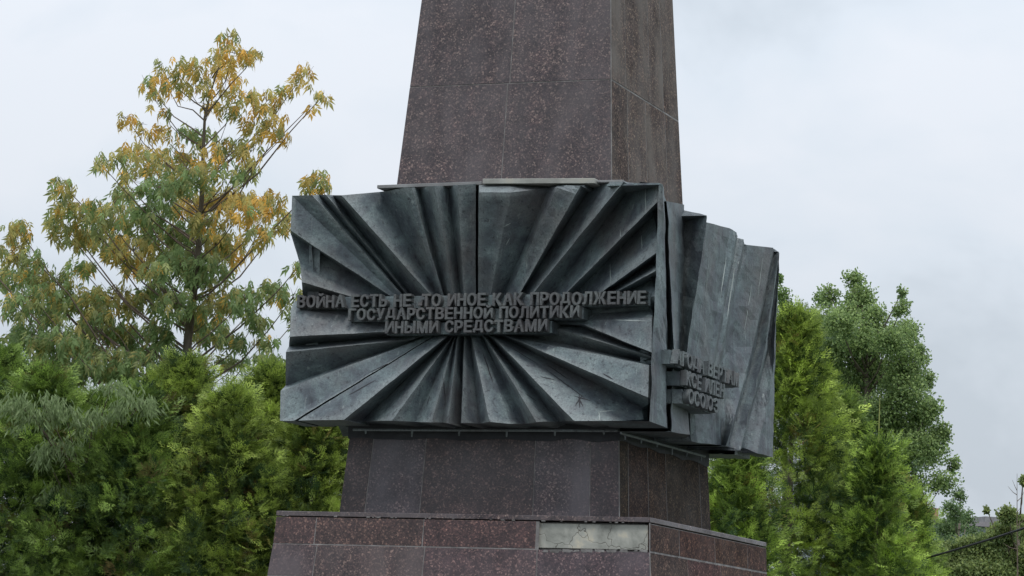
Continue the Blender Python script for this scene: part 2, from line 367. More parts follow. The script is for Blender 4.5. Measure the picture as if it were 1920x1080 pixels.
def build_fan():
    n = len(FRONT); NR = 26; NS = 3
    lines = []
    for r in FRONT:
        O = np.array([r[0], r[1], amp(r[4])]); I = np.array([r[2], r[3], (-.42 if r[3] < 570 else -.24)+(r[5]+.27)*1.8])
        st = []
        for k in range(NR+1):
            t = k/NR
            if len(r) > 6:
                Bp = np.array([r[6], r[7], amp(r[8])]); tb = .08
                q = O+(Bp-O)*t/tb if t < tb else Bp+(I-Bp)*(t-tb)/(1-tb)
            else:
                q = O+(I-O)*t
            st.append(q)
        lines.append(st)
    grid = []
    for i in range(n):
        j = (i+1) % n
        for s_ in range(NS):
            f = s_/NS; grid.append([lines[i][k]*(1-f)+lines[j][k]*f for k in range(NR+1)])
    V = []; Fc = []; M = len(grid)
    for gi, g in enumerate(grid):
        for k, q in enumerate(g):
            wob = noise.noise(Vector((q[0]*.02, q[1]*.02, 1.)))*1.6
            wob2 = noise.noise(Vector((q[0]*.09, q[1]*.09, 7.)))*.9
            am = 0 if k in (0,) else 1
            p = fpt(q[0]+(wob+wob2)*am*.5, q[1]+(wob2-wob)*am*.4 + (wob2*1.2 if k == 0 else 0), q[2])
            p[1] += .006*fbm((p[0], p[1]*.3, p[2]), 5.)+.006*noise.noise(Vector((p[0]*1.5, 3, p[2]*1.5)))
            V.append(p)
    for a in range(M):
        b = (a+1) % M
        for k in range(NR):
            Fc.append((a*(NR+1)+k, a*(NR+1)+k+1, b*(NR+1)+k+1, b*(NR+1)+k))
    c = len(V); V.append(fpt(872, 597, -.40))
    for a in range(M): Fc.append((a*(NR+1)+NR, c, ((a+1) % M)*(NR+1)+NR))
    base = len(V)                                       # rim folded back
    for a in range(M):
        p = np.array(V[a*(NR+1)]); p[1] = -1.36 if p[0] < 1.6 else -1.74; V.append(p)
    for a in range(M):
        b = (a+1) % M
        Fc.append((a*(NR+1), b*(NR+1), base+b, base+a))
    return V, Fc
V, Fc = build_fan()
panel = mesh('bronze_panel', V, Fc, BRZ, MON)
panel['label'] = 'front bronze relief of sharp rays bursting from three lines of raised Cyrillic letters'

RIGHT = [  # top, mid, bottom  (x,y,rho)
 [(1236,343,0),(1226,580,0),(1218,790,0)],
 [(1243,346,.03),(1249,620,.0),(1248,801,.03)],
 [(1246,366,-.10),(1252,640,-.12),(1254,806,-.08)],
 [(1250,378,-.04),(1263,655,.0),(1258,810,.02)],
 [(1283,384,-.16),(1277,660,-.16),(1294,816,.0)],
 [(1284,394,-.17),(1279,662,-.16),(1286,822,-.14)],
 [(1326,404,.06),(1288,664,-.06),(1296,828,-.10)],
 [(1324,416,-.0),(1293,668,-.07),(1306,830,-.08)],
 [(1368,428,-.05),(1328,690,-.08),(1330,832,-.06)],
 [(1381,436,-.01),(1334,690,-.07),(1338,833,-.05)],
 [(1382,446,-.07),(1340,690,-.10),(1344,834,-.08)],
 [(1394,449,-.02),(1345,692,-.09),(1350,834,-.06)],
 [(1396,458,-.08),(1352,680,-.12),(1354,835,-.10)],
 [(1402,459,-.05),(1370,650,-.10),(1356,835,-.08)],
 [(1450,464,.0),(1411,650,-.04),(1362,837,.0)],
 [(1452,467,-.06),(1417,652,-.10),(1366,838,-.06)],
 [(1460,472,-.01),(1436,645,.0),(1388,844,.04)],
 [(1461,474,-.05),(1440,660,-.09),(1391,838,-.12)],
 [(1461,476,-.02),(1450,700,-.0),(1420,850,.0)],
 [(1461,478,-.03),(1455,620,-.03),(1449,857,.0)]]
def build_side():
    NR, NS = 30, 3; lines = []
    for ln in RIGHT:
        T, M_, B_ = [np.array(q, float) for q in ln]
        lines.append([T+(M_-T)*(k/NR*2) if k <= NR/2 else M_+(B_-M_)*(k/NR*2-1) for k in range(NR+1)])
    grid = []
    for i in range(len(lines)-1):
        for s_ in range(NS):
            f = s_/NS; grid.append([lines[i][k]*(1-f)+lines[i+1][k]*f for k in range(NR+1)])
    grid.append(lines[-1]); V = []; Fc = []
    for g in grid:
        for k, q in enumerate(g):
            wv = noise.noise(Vector((q[0]*.05, q[1]*.03, 4.)))
            p = hit(q[0]+wv*.8, q[1]+(wv*1.5 if k in (0, NR) else 0), 0, W+q[2]*1.25)
            p[0] += .012*fbm(p, 5.); V.append(p)
    n = len(grid)
    for a in range(n-1):
        for k in range(NR): Fc.append((a*(NR+1)+k, (a+1)*(NR+1)+k, (a+1)*(NR+1)+k+1, a*(NR+1)+k+1))
    per = [a*(NR+1) for a in range(n)] + [(n-1)*(NR+1)+k for k in range(1, NR+1)] + [a*(NR+1)+NR for a in range(n-2, -1, -1)] + [k for k in range(NR-1, 0, -1)]
    base = len(V)
    for i in per:
        p = np.array(V[i]); p[0] = 1.36 if i // (NR+1) < n-8 else W-.16; V.append(p)
    m_ = len(per); n_front = NR-1
    for i in range(m_-n_front-1): Fc.append((per[i], per[(i+1) % m_], base+(i+1) % m_, base+i))
    return V, Fc
V, Fc = build_side()
ys = [p[1] for p in V]; print('side y', min(ys), max(ys))
side = mesh('bronze_panel', V, Fc, BRZ, MON)
side['label'] = 'right bronze relief of upright folds seen edge on, with three short lines of letters'
# hidden sides: the same castings turned half round
for src, sc in ((panel, .97), (side, .80)):
    c = src.copy(); col.objects.link(c); c.parent = MON
    c.matrix_local = Matrix.Rotation(math.pi, 4, 'Z') @ Matrix.Diagonal((.95 if sc < .9 else .90, sc, 1, 1)); c['label'] = 'bronze relief on the far side of the obelisk'
# inner carcass behind the reliefs
core = box('bronze_core', -1.28, 1.28, -1.28, 1.28, ZB+.12, ZT-.06, BRZ, MON)
def shade_band(ax):  # dark strip added to deepen the shaded band under the castings
    V_ = []; n_ = 60
    for k in range(n_+1):
        u_ = -1.372+2.744*k/n_; dz_ = .012*noise.noise(Vector((u_*5, ax, 2)))+.01*math.sin(u_*9)
        for z_, o_ in ((ZB+.14, 1.372), (ZB-.105+dz_, 1.372), (ZB-.105+dz_, 1.33)):
            V_.append((u_, -o_, z_) if ax == 1 else (o_, u_, z_))
    F_ = [(3*k, 3*k+3, 3*k+4, 3*k+1) for k in range(n_)]+[(3*k+1, 3*k+4, 3*k+5, 3*k+2) for k in range(n_)]
    return mesh('shade_band', V_, F_, BRZS, MON)
BRZS = simple('shade_band_bronze', [(.3, (.018, .019, .024)), (.7, (.04, .042, .05))], 5, .7)  # near-black colour carries the underside shade
shade_band(1); shade_band(0)
for hf_, za, zb_ in ((h_up, ZT-.3, ZTOP), (h_low, ZP-.01, ZB+.1), (h_plinth, .02, ZP-.05)):       # pointing along the front right corner
    zs_ = [za, zb_] if hf_ is not h_plinth else [za, Z2, zb_]
    q_ = Soup(); q_.tube([(hf_(z)-.001, -hf_(z)+.001, z) for z in zs_], [.0055]*len(zs_), 6); q_.obj('corner_pointing', MORTAR, MON)
# support angles under the castings
for (x0, y0, x1, y1, ax, val) in ((662, 806, 1158, 808, 1, -1.5), (1164, 812, 1322, 856, 0, 1.47)):
    p, q = hit(x0, y0, ax, val), hit(x1, y1, ax, val)
    sp = Soup(); sp.tube([p, q], [.012, .012], 6)
    for t in np.linspace(.05, .95, 6):
        c = p+(q-p)*t; sp.tube([c, c-np.array([0, 0, rc(.03, .09)])], [.012, .008], 5)
    sp.obj('support_rail', BRZ, MON)
# flashing boards on the top edge
def board(name, x0, x1, ya, yb, h_px, y0v, depth, mat):
    p, q = hit(x0, ya, 1, y0v), hit(x1, yb, 1, y0v); hh = h_px/190.
    V = []
    for d in (0, depth):
        for pt in (p, q):
            V += [(pt[0], pt[1]+d, pt[2]), (pt[0], pt[1]+d, pt[2]-hh)]
    o = mesh(name, V, [(0, 1, 3, 2), (4, 6, 7, 5), (0, 2, 6, 4), (1, 5, 7, 3), (0, 4, 5, 1), (2, 3, 7, 6)], mat, MON); bevel(o, .003); return o
board('flashing_board', 707, 903, 347, 340, 6, -1.80, .5, FLASHD)
board('flashing_board', 905, 1115, 335, 334, 9, -1.86, .5, FLASH)
board('flashing_board', 1116, 1168, 338, 337, 4, -1.80, .5, FLASHD)

# ---- lettering
def unit_h(h): return h
def glyph(ch, width, height, depth, bold=.012):
    key = (ch, round(width, 3), round(height, 3))
    if key in glyph.c: return glyph.c[key]
    cu = bpy.data.curves.new('letter', 'FONT'); cu.body = ch; cu.size = 1; cu.extrude = 0; cu.resolution_u = 3
    cu.offset = .02
    cu.extrude = .1; cu.bevel_depth = 0
    o = bpy.data.objects.new('tmp', cu); col.objects.link(o)
    dg = bpy.context.evaluated_depsgraph_get(); me = bpy.data.meshes.new_from_object(o.evaluated_get(dg))
    bpy.data.objects.remove(o); me.name = 'letter'
    co = np.array([v.co for v in me.vertices]); lo, hi = co.min(0), co.max(0)
    co = (co-lo)/(hi-lo)
    hh = height; yo = 0
    if ch == 'Й': hh = height*1.13
    if ch in 'ДЦ': yo = 0
    co = np.stack([co[:, 0]*width, -co[:, 2]*depth, co[:, 1]*hh+yo], 1)    # x right, z up, front toward -y
    faces = [tuple(p.vertices) for p in me.polygons]; nv = len(co); AV = []; AF = []
    for k, (sx, sy, dd) in enumerate(((0, 0, 1.), (.035*unit_h(height), 0, .985), (-.035*unit_h(height), 0, .97), (0, .018*unit_h(height), .955), (0, -.018*unit_h(height), .94))):
        c2 = co.copy(); c2[:, 0] += sx; c2[:, 2] += sy; c2[:, 1] *= dd
        AV += [tuple(map(float, q)) for q in c2]; AF += [tuple(i+k*nv for i in f) for f in faces]
    me = bpy.data.meshes.new('letter'); me.from_pydata(AV, [], AF); me.update()
    glyph.c[key] = me; return me
glyph.c = {}
WD = {'М': 1.22, 'Ж': 1.35, 'Ы': 1.2, 'О': 1.02, 'Д': 1.08, ' ': .55, 'Г': .85, 'Е': .88, 'Л': 1.0, '.': .4, 'Ь': .88, 'Р': .9, 'В': .95, 'К': 1., 'Ю': 1.3, 'А': 1.05}
def text_row(text, p, q, height, depth, mat, parent, slab_back):
    p, q = np.array(p), np.array(q); d = q-p; Lg = np.linalg.norm(d); d /= Lg
    tot = sum(WD.get(c, .95) for c in text); unit = Lg/tot; x = 0
    rz = math.atan2(d[1], d[0])
    for ch in text:
        wd = WD.get(ch, .95)*unit
        if ch != ' ':
            if ch == '.':      # stump of a broken letter
                me = bpy.data.meshes.new('letter'); V, Fc = boxvf(0, wd*.9, -depth*.8, 0, height*.1, height*.35)
                V2, F2 = boxvf(wd*.5, wd*.9, -depth*.6, 0, height*.36, height*.6)
                me.from_pydata(V+V2, [], Fc+[tuple(i+8 for i in f) for f in F2])
            else: me = glyph(ch, unit*WD.get(ch, .95)*.83, height, depth)
            o = bpy.data.objects.new('letter', me); col.objects.link(o)
            if not me.materials: me.materials.append(mat)
            o.parent = parent; o.location = Vector(p+d*(x+wd*.05)) + Vector((0, 0, rc(-.002, .002)))
            o.rotation_euler = (math.radians(rc(-.6, .6)), 0, rz)
        x += wd
    # backing bar that carries the row
    nrm = np.array([math.sin(rz), -math.cos(rz), 0]); up = np.array([0, 0, 1.])
    a0 = p - nrm*0.0; V = []
    zoff = q[2]-p[2]
    for back in (.004, slab_back):
        for pt in (p - d*.01, q + d*.01):
            V += [pt - nrm*(-.0)*1 - nrm*back - up*.004, pt - nrm*back + up*(height*.93)]
    o = mesh('letter_bar', V, [(0, 1, 3, 2), (4, 6, 7, 5), (0, 2, 6, 4), (1, 5, 7, 3), (0, 4, 5, 1), (2, 3, 7, 6)], BRZ, parent)
    return o
RT = -.035      # text plane proudness
LD = .075
def frow(text, x0, x1, yb0, yb1, hpx, rho):
    vy = -(W+rho)
    p, q = hit(x0, yb0, 1, vy+LD), hit(x1, yb1, 1, vy+LD)
    # keep rows level
    text_row(text, p, q, hpx/189., LD, BRZT, panel, .5)
frow('ВОЙНА ЕСТЬ НЕ .ТО ИНОЕ КАК ПРОДОЛЖЕНИЕ', 562, 1217, 579, 572, 22.5, RT)
frow('ГОСУДАРСТВЕННОЙ ПОЛИТИКИ', 658, 1092, 602.5, 597, 21, RT+.01)
frow('ИНЫМИ СРЕДСТВАМИ', 727, 1032, 627, 623, 21.5, RT+.02)
def srow(text, a_, b_, hpx, rho):
    p, q = hit(a_[0], a_[1], 0, W+rho-.05), hit(b_[0], b_[1], 0, W+rho-.05)
    q = q.copy(); z = (p[2]+q[2])/2; q[2] = z; p[2] = z
    text_row(text, p, q, hpx/178., .06, BRZT2, side, .28)
srow('АГОДА ВЕРТАМ', (1256, 680), (1376, 728), 24, .13)
srow('КСЕ ИЛЕН', (1275, 720), (1348, 750), 24, .14)
srow('ОСОЮЗ', (1279, 754), (1337, 777), 24, .15)
# little bracket from the corner to the side text, and scratches on the face
DARK = simple('scratch_dark', [(.3, (.02, .02, .025)), (.7, (.03, .03, .035))], 8, .8)

from mathutils.bvhtree import BVHTree
def marks(name, target, segs, mat, wd, lift=.002):
    me = target.data; tree = BVHTree.FromPolygons([v.co.copy() for v in me.vertices], [tuple(p.vertices) for p in me.polygons])
    V_ = []; F_ = []
    for x0, y0, x1, y1 in segs:
        run = []; k_ = 10
        for i in range(k_+1):
            t = i/k_; px = x0+(x1-x0)*t+random.uniform(-.5, .5); py = y0+(y1-y0)*t
            loc, nrm, _, _ = tree.ray_cast(Vector(CAM), Vector(ray(px, py)).normalized())
            if loc is None: continue
            if nrm.dot(Vector(Fv)) > 0: nrm = -nrm
            run.append((loc+nrm*lift, nrm, (1-abs(2*t-1))**.5))
        for (a_, n_, w0), (b_, m_, w1) in zip(run[:-1], run[1:]):
            d_ = b_-a_
            if d_.length > .08: continue
            sd_ = d_.cross(n_).normalized()*wd; i0 = len(V_)
            V_ += [a_+sd_*w0, a_-sd_*w0, b_-sd_*w1, b_+sd_*w1]; F_.append((i0, i0+1, i0+2, i0+3))
    o = mesh(name, V_, F_, mat, target); o['kind'] = 'stuff'
marks('scratch', panel, [(1020,690,1098,748),(1012,706,1042,713),(984,737,1006,753),(1074,742,1108,752),(1078,762,1092,741),(1086,740,1087,766),(1094,764,1084,744),(806,742,800,762),(652,742,706,712),
 (716,757,766,706),(592,738,768,650),(1026,684,1066,712),(735,560,760,572),(690,700,740,676),(955,650,1010,684),(905,660,925,720),(830,700,836,760),(1130,700,1150,712)], DARK, .007)
LIME = simple('lime_run', [(.3, (.26, .30, .29)), (.7, (.42, .46, .44))], 9)
marks('lime_run', panel, [(1210,350,1211,400),(1163,430,1165,475),(1144,490,1146,535),(1203,440,1204,470),(1123,772,1124,790),(1123,772,1150,770),(955,372,946,520),(944,425,958,418),(948,460,956,446),(636,372,700,452),(1150,600,1216,602),(1222,600,1218,770),(1219,640,1217,760)], LIME, .0045)
marks('lime_run', side, [(1330,470,1322,560),(1362,480,1350,560),(1378,500,1362,600),(1412,520,1392,640),(1430,480,1420,560),(1400,700,1376,800)], LIME, .006)

# ------------------------------------------------------------------ foliage helpers
def leaf_material(name, use_obj=False, tr=.35, rough=.5):
    m, N, L, B = mat_new(name)
    if use_obj:
        oi = N.new('ShaderNodeObjectInfo'); c = oi.outputs['Color']
    else:
        at_ = N.new('ShaderNodeAttribute'); at_.attribute_name = 'leafcol'; c = at_.outputs['Color']
    g = N.new('ShaderNodeNewGeometry'); f = nz(N, L, g.outputs['Position'], 18, 2)
    c = mixc(N, L, 1., c, ramp(N, L, f, [(.3, (.75, .75, .75)), (.7, (1.2, 1.2, 1.2))]), 'MULTIPLY')
    L.new(c, B.inputs['Base Color']); B.inputs['Roughness'].default_value = rough
    B.inputs['Specular IOR Level'].default_value = .35
    tb = N.new('ShaderNodeBsdfTranslucent'); L.new(c, tb.inputs['Color'])
    mx = N.new('ShaderNodeMixShader'); mx.inputs[0].default_value = tr
    L.new(B.outputs[0], mx.inputs[1]); L.new(tb.outputs[0], mx.inputs[2])
    L.new(mx.outputs[0], N['Material Output'].inputs['Surface']); return m
LEAFM = leaf_material('leaf', tr=.5); LEAFO = leaf_material('leaf_single', True, tr=.5); THM = leaf_material('thuja_leaf', tr=.25, rough=.55)

def frames(d, roll):
    """rotation matrices whose x axis is d; roll spins about it"""
    d = d/np.linalg.norm(d, axis=1, keepdims=True)
    up = np.tile([0, 0, 1.], (len(d), 1)); up[np.abs(d[:, 2]) > .95] = [1, 0, 0]
    s = np.cross(up, d); s /= np.linalg.norm(s, axis=1, keepdims=True); u = np.cross(d, s)
    c, sn = np.cos(roll)[:, None], np.sin(roll)[:, None]
    y = c*s+sn*u; z = -sn*s+c*u
    return np.stack([d, y, z], 2)
def scatter(name, shape, pos, rot, scl, colr, mat, parent):
    SV, SF = shape; SV = np.array(SV, float); n = len(pos); k = len(SV)
    V = np.einsum('nij,kj->nki', rot, SV)*scl[:, None, None] + pos[:, None, :]
    idx = []; ls = []; lt = []; off = 0
    fl = np.concatenate([np.array(f) for f in SF]); ln = np.array([len(f) for f in SF])
    allv = (fl[None, :] + (np.arange(n)*k)[:, None]).ravel()
    lts = np.tile(ln, n); lss = np.concatenate([[0], np.cumsum(lts)[:-1]])
    me = bpy.data.meshes.new(name); me.vertices.add(n*k); me.vertices.foreach_set('co', V.astype('f').ravel())
    me.loops.add(len(allv)); me.loops.foreach_set('vertex_index', allv.astype('i'))
    me.polygons.add(len(lts)); me.polygons.foreach_set('loop_start', lss.astype('i')); me.polygons.foreach_set('loop_total', lts.astype('i'))
    ca = me.color_attributes.new('leafcol', 'FLOAT_COLOR', 'POINT')
    cc = np.ones((n, k, 4)); cc[:, :, :3] = colr[:, None, :]
    ca.data.foreach_set('color', cc.astype('f').ravel())
    me.update(); me.validate()
    o = link_mesh(name, me, mat, parent); o['kind'] = 'stuff'; return o

# leaflet: pointed blade along +x with a fold and a droop
def blade(L_=1., w_=.17, droop=.18, base=(0, 0, 0), ang=0., tilt=0.):
    V = [(0, 0, 0), (.38*L_, w_*L_, -.02*L_), (.42*L_, 0, .04*L_), (.38*L_, -w_*L_, -.02*L_), (L_, 0, -droop*L_)]
    c, s_ = math.cos(ang), math.sin(ang)
    V = [(base[0]+x*c-y*s_, base[1]+x*s_+y*c, base[2]+z-tilt*x) for x, y, z in V]
    return V, [(0, 2, 1), (0, 3, 2), (2, 4, 1), (3, 4, 2)]
def compose(parts):
    V = []; Fc = []
    for v, f in parts:
        n = len(V); V += v; Fc += [tuple(i+n for i in g) for g in f]
    return V, Fc
def compound(seed):
    r = random.Random(seed); parts = []; n = r.choice((2, 2, 3))
    for k in range(n):
        x = .22+.27*k
        for sg in (-1, 1):
            parts.append(blade(r.uniform(.48, .62), r.uniform(.15, .21), r.uniform(.15, .5), (x, 0, -.06*k), sg*r.uniform(.5, 1.1), r.uniform(.1, .5)))
    parts.append(blade(.62, .19, .35, (.22+.27*(n-1)+.1, 0, -.08*n), r.uniform(-.2, .2), .3))
    parts.append(([(0, .008, 0), (0, -.008, 0), (.25+.27*n, 0, -.08*n)], [(0, 1, 2)]))
    return compose(parts)
COMP = [compound(i) for i in range(5)]

def ground_at(px, dist):
    p = at(px, 900, dist); return np.array([p[0], p[1], 0.])

# ------------------------------------------------------------------ the maple
DM = 44.
def maple():
    base = ground_at(352, DM)
    root = empty('maple_tree', tuple(base))
    tag(root, 'tall slender maple turning yellow at the top, rising over the hedge left of the obelisk', 'tree')
    ppm = F_PX/DM
    def P(x, y, dz=0.): return at(x, y, DM+dz) - base
    tr = [np.array([0, 0, -.05]), P(350, 1400), P(349, 1000), P(350, 700), P(352, 640), P(362, 560), P(372, 470), P(378, 380), P(381, 290), P(384, 220), P(396, 170), P(412, 120), P(428, 75)]
    rad = [.15, .13, .10, .075, .066, .058, .048, .038, .028, .020, .014, .010, .005]
    s = Soup(); s.tube(tr, rad, 9)
    trunk = s.obj('trunk', BARK, root, True)
    clumps = [(428,68,20,14,.5),(440,100,45,28,.85),(478,100,12,14,.5),(402,112,20,25,.8),(428,135,20,20,.95),(352,128,38,26,.8),(298,122,14,12,.6),(277,158,16,22,.7),(307,152,25,28,.9),
    (342,165,28,16,.7),(395,160,28,18,.7),(455,175,28,25,.8),(565,145,24,26,.85),(500,190,38,26,.85),(535,172,18,18,.6),(605,180,22,9,.6),(582,200,4,10,1),(518,232,25,30,.9),(532,255,12,18,.9),
    (238,222,18,14,.8),(292,190,14,18,.5),(262,235,12,16,.8),(302,246,25,18,.9),(310,212,10,12,.6),(390,196,20,10,.9),(430,205,28,22,.6),(478,235,28,28,.7),(365,250,38,18,.35),
    (250,285,32,22,.7),(212,300,22,20,.5),(186,305,12,18,.5),(272,300,38,36,.65),(330,292,38,30,.6),(390,292,28,28,.9),(430,275,28,26,.5),(470,285,28,32,.7),(238,328,12,20,.4),
    (300,352,42,26,.15),(365,330,48,26,.45),(430,322,32,22,.3),(470,320,18,22,.4),(593,342,26,26,.75),
    (120,350,22,24,.6),(150,395,48,26,.6),(200,400,34,32,.5),(105,410,16,22,.5),(250,405,38,36,.4),(290,395,38,28,.2),(360,380,48,28,.85),(420,370,48,26,.8),(462,388,48,34,.9),
    (512,378,26,28,.8),(535,415,16,30,.6),(130,440,38,26,.6),(190,450,48,36,.55),(250,470,48,36,.75),(300,440,48,36,.3),(350,440,38,38,.25),(402,460,38,32,.6),(440,462,40,32,.95),(482,440,28,26,.7),
    (35,432,28,22,.6),(22,470,26,32,.6),(58,482,16,22,.5),(20,520,28,28,.4),(70,515,38,28,.5),(110,535,34,30,.35),(150,500,30,20,.4),(262,500,34,18,.8),(345,500,56,36,.15),(300,540,34,28,.3),
    (402,508,40,30,.25),(560,500,16,12,.4),(30,570,34,28,.35),(90,580,44,32,.35),(150,560,42,32,.5),(212,560,42,32,.6),(262,568,26,28,.3),(330,570,38,32,.25),(402,570,46,32,.55),(458,560,34,30,.3),
    (505,545,28,26,.35),(548,560,22,26,.4),(60,630,48,32,.2),(120,640,48,32,.25),(182,620,48,36,.4),(240,630,38,32,.25),(300,622,26,28,.25),(392,620,40,28,.4),(440,640,28,18,.3),(480,600,18,22,.3),
    (505,672,24,20,.3),(520,705,26,20,.3),(200,685,56,36,.2),(130,700,38,36,.2),(262,690,46,36,.15),(322,690,38,30,.2),(30,690,40,36,.1),(440,680,30,14,.3),
    (-40,480,30,40,.5),(-60,560,40,40,.4),(-40,640,40,40,.3)]
    clumps += [(300,320,26,18,.3),(340,350,26,18,.3),(230,360,24,18,.4),(395,415,40,24,.6),(330,480,34,22,.2),(290,505,30,18,.4),(60,555,30,20,.4),(180,590,30,20,.4),(360,600,26,20,.3),(290,655,40,20,.2),(90,675,40,20,.2),(160,660,40,24,.25),(500,640,20,12,.3),(555,600,14,18,.35)]
    br = Soup(); pos = []; dirs = []; sz = []; cols = []; near = []
    trk = np.array([at(x, y, DM) for x, y in ((350,700),(352,640),(362,560),(372,470),(378,380),(381,290),(384,220),(396,170),(412,120),(428,75))])
    tpx = [(350,700),(352,640),(362,560),(372,470),(378,380),(381,290),(384,220),(396,170),(412,120)]
    for ci, (x, y, rx, ry, ye) in enumerate(clumps):
        dz = rng.uniform(-1, 1)*(1.5 if y > 300 else .7)
        cx = 365; target_y = y + .85*abs(x-cx) + 25
        cen = at(x, y, DM+dz)
        # attachment on the trunk
        ty = min(max(target_y, 80), 1000)
        if ty <= 700:
            k = min(range(len(tpx)), key=lambda i: abs(tpx[i][1]-ty)); tx = tpx[k][0]+(ty-tpx[k][1])*-.05
        else: tx = 350
        a = at(tx, ty, DM)
        mid = (a+cen)/2 + np.array([0, 0, -.12*np.linalg.norm(cen-a)*.6]) + rng.normal(0, .05, 3)
        Ld = np.linalg.norm(cen-a); r0 = .007+.006*Ld
        pts = [a-base, a*.6+mid*.4-base+rng.normal(0, .03, 3), mid-base, mid*.45+cen*.55-base+rng.normal(0, .04, 3), cen-base]
        if ye >= 0:
            one = Soup(); one.tube(pts, [r0, r0*.8, r0*.6, r0*.4, r0*.25], 5); one.obj('branch', TWIG, root)
        area = rx*ry*math.pi
        n = int(area/48*(.62 if y < 330 else (1.0 if y < 600 else 1.3)))+2
        for tw in range(max(3, n//9)):
            q = np.array([rng.normal(0, .5)*rx, abs(rng.normal(0, .5))*ry, 0]); e_ = cen + (Rv*q[0]+Uv*q[1])/ppm + Fv*rng.normal(0, .5)*rx/ppm
            br.tube([cen-base, (cen+e_)/2-base+rng.normal(0, .02, 3), e_-base], [.006, .004, .002], 3)
        for k in range(n):
            v = rng.normal(0, 1, 3); v /= np.linalg.norm(v); v *= rng.uniform(.15, 1)**.5*(1.25 if rng.random() < .25 else 1.)
            p = cen + (Rv*v[0]*rx + Uv*v[1]*ry*.9 + np.array([0, 0, 8.]))/ppm + Fv*v[2]*(rx+ry)*.6/ppm
            az = math.atan2(v[2], v[0])+rng.normal(0, .7)
            h = Rv*math.cos(az)+Fv*math.sin(az)
            d = h*rng.uniform(.2, .8) + np.array([0, 0, -1.])*rng.uniform(.5, 1.5)
            pos.append(p); dirs.append(d); sz.append(rng.uniform(.12, .23))
            u = ye + rng.normal(0, .22); b = rng.uniform(.75, 1.25)
            if u > .78: c = np.array([.80, .50, .12]) if rng.random() < .4 else np.array([.66, .50, .15])
            elif u > .55: c = np.array([.50, .45, .16])
            elif u > .33: c = np.array([.34, .38, .15])
            else: c = np.array([.25, .35, .14])
            cols.append(c*b)
    br.obj('twigs', TWIG, root)['kind'] = 'stuff'
    pos, dirs, sz, cols = map(np.array, (pos, dirs, sz, cols))
    n = len(pos); rot = frames(dirs, rng.normal(0, .5, n)); pos = pos-base
    # nearest and most isolated leaves become single parts
    depth = (pos+base-CAM)@Fv; score = depth - (540-((pos+base-CAM)@Uv)*-0)*0
    top = ((pos+base-CAM)@Uv); order = np.argsort(depth*.6 - top*1.0)[:300]
    single = np.zeros(n, bool); single[order] = True
    mes = []
    for V, Fc in COMP:
        me = bpy.data.meshes.new('leaf'); me.from_pydata(V, [], Fc); me.materials.append(LEAFO); mes.append(me)
    for i in order:
        o = bpy.data.objects.new('leaf', mes[int(i) % 5]); col.objects.link(o); o.parent = root
        M = Matrix(rot[i].tolist()).to_4x4(); o.matrix_local = Matrix.Translation(Vector(pos[i])) @ M @ Matrix.Scale(float(sz[i]), 4)
        o.color = (*[float(v) for v in cols[i]], 1)
    rest = np.where(~single)[0]
    # one mesh per crown: join five compound shapes
    sub = [rest[np.arange(len(rest)) % 5 == k] for k in range(5)]
    obs = [scatter('foliage', COMP[k], pos[s_], rot[s_], sz[s_], cols[s_], LEAFM, root) for k, s_ in enumerate(sub)]
    join_into(obs)
    print('maple compound leaves', n)
def join_into(obs):
    """merge mesh objects by data (no operators)"""
    import bmesh
    bm = bmesh.new()
    for o in obs: bm.from_mesh(o.data)
    me = bpy.data.meshes.new('foliage'); bm.to_mesh(me); bm.free(); me.materials.append(obs[0].data.materials[0])
    obs[0].data = me
    for o in obs[1:]: bpy.data.objects.remove(o)
    return obs[0]
maple()

def willow():
    D = 36.1; base = ground_at(150, D); root = empty('silver_willow', tuple(base)); ppm = F_PX/D
    tag(root, 'thin grey green willow with pale drooping leaves against the left part of the hedge', 'tree')
    cl = [(75,775,44,24),(60,800,30,20),(120,790,34,20),(110,860,34,26),(85,875,24,20),(245,780,44,24),(270,765,24,16),(105,945,26,28),(175,800,30,20),(210,735,26,14),(30,770,24,18)]
    P = []; Dd = []; S = []; C = []
    st = Soup(); st.tube([(0, 0, -.05), at(150, 1300, D)-base, at(155, 1050, D+1.2)-base, at(160, 860, D+.9)-base], [.07, .05, .03, .012], 7); st.obj('trunk', BARK, root, True)
    for x, y, rx, ry in cl:
        cen = at(x, y, D+rng.uniform(-.3, .5)); o1 = Soup(); a_ = at(156, max(y+120, 880), D+1.)
        o1.tube([a_-base, (a_+cen)/2-base+np.array([0, 0, .05]), cen-base+np.array([0, 0, ry/ppm])], [.014, .009, .004], 5); o1.obj('branch', TWIG, root)
        n = int(rx*ry*.24)
        for k in range(n//16+2):                                         # sprigs, each a fan of hanging leaves
            u = rng.uniform(-1, 1); top_ = cen + Rv*u*rx/ppm + Fv*rng.normal(0, .12) + np.array([0, 0, 1.])*(1-abs(u)**2*.8+rng.normal(0, .35))*ry/ppm
            for j in range(16):
                P.append(top_-base + rng.normal(0, .05, 3)); h_ = rng.uniform(0, 6.28)
                Dd.append(Rv*(math.cos(h_)*.5+u*.4)+Fv*math.sin(h_)*.5+np.array([0, 0, -1.])*rng.uniform(.5, 1.3)); S.append(rng.uniform(.07, .15))
                C.append(np.array([.25, .33, .15])*rng.uniform(.65, 1.25))
    P, Dd, S, C = map(np.array, (P, Dd, S, C))
    scatter('foliage', blade(1., .10, .12), P, frames(Dd, rng.uniform(0, 6, len(P))), S, C, LEAFM, root)
willow()
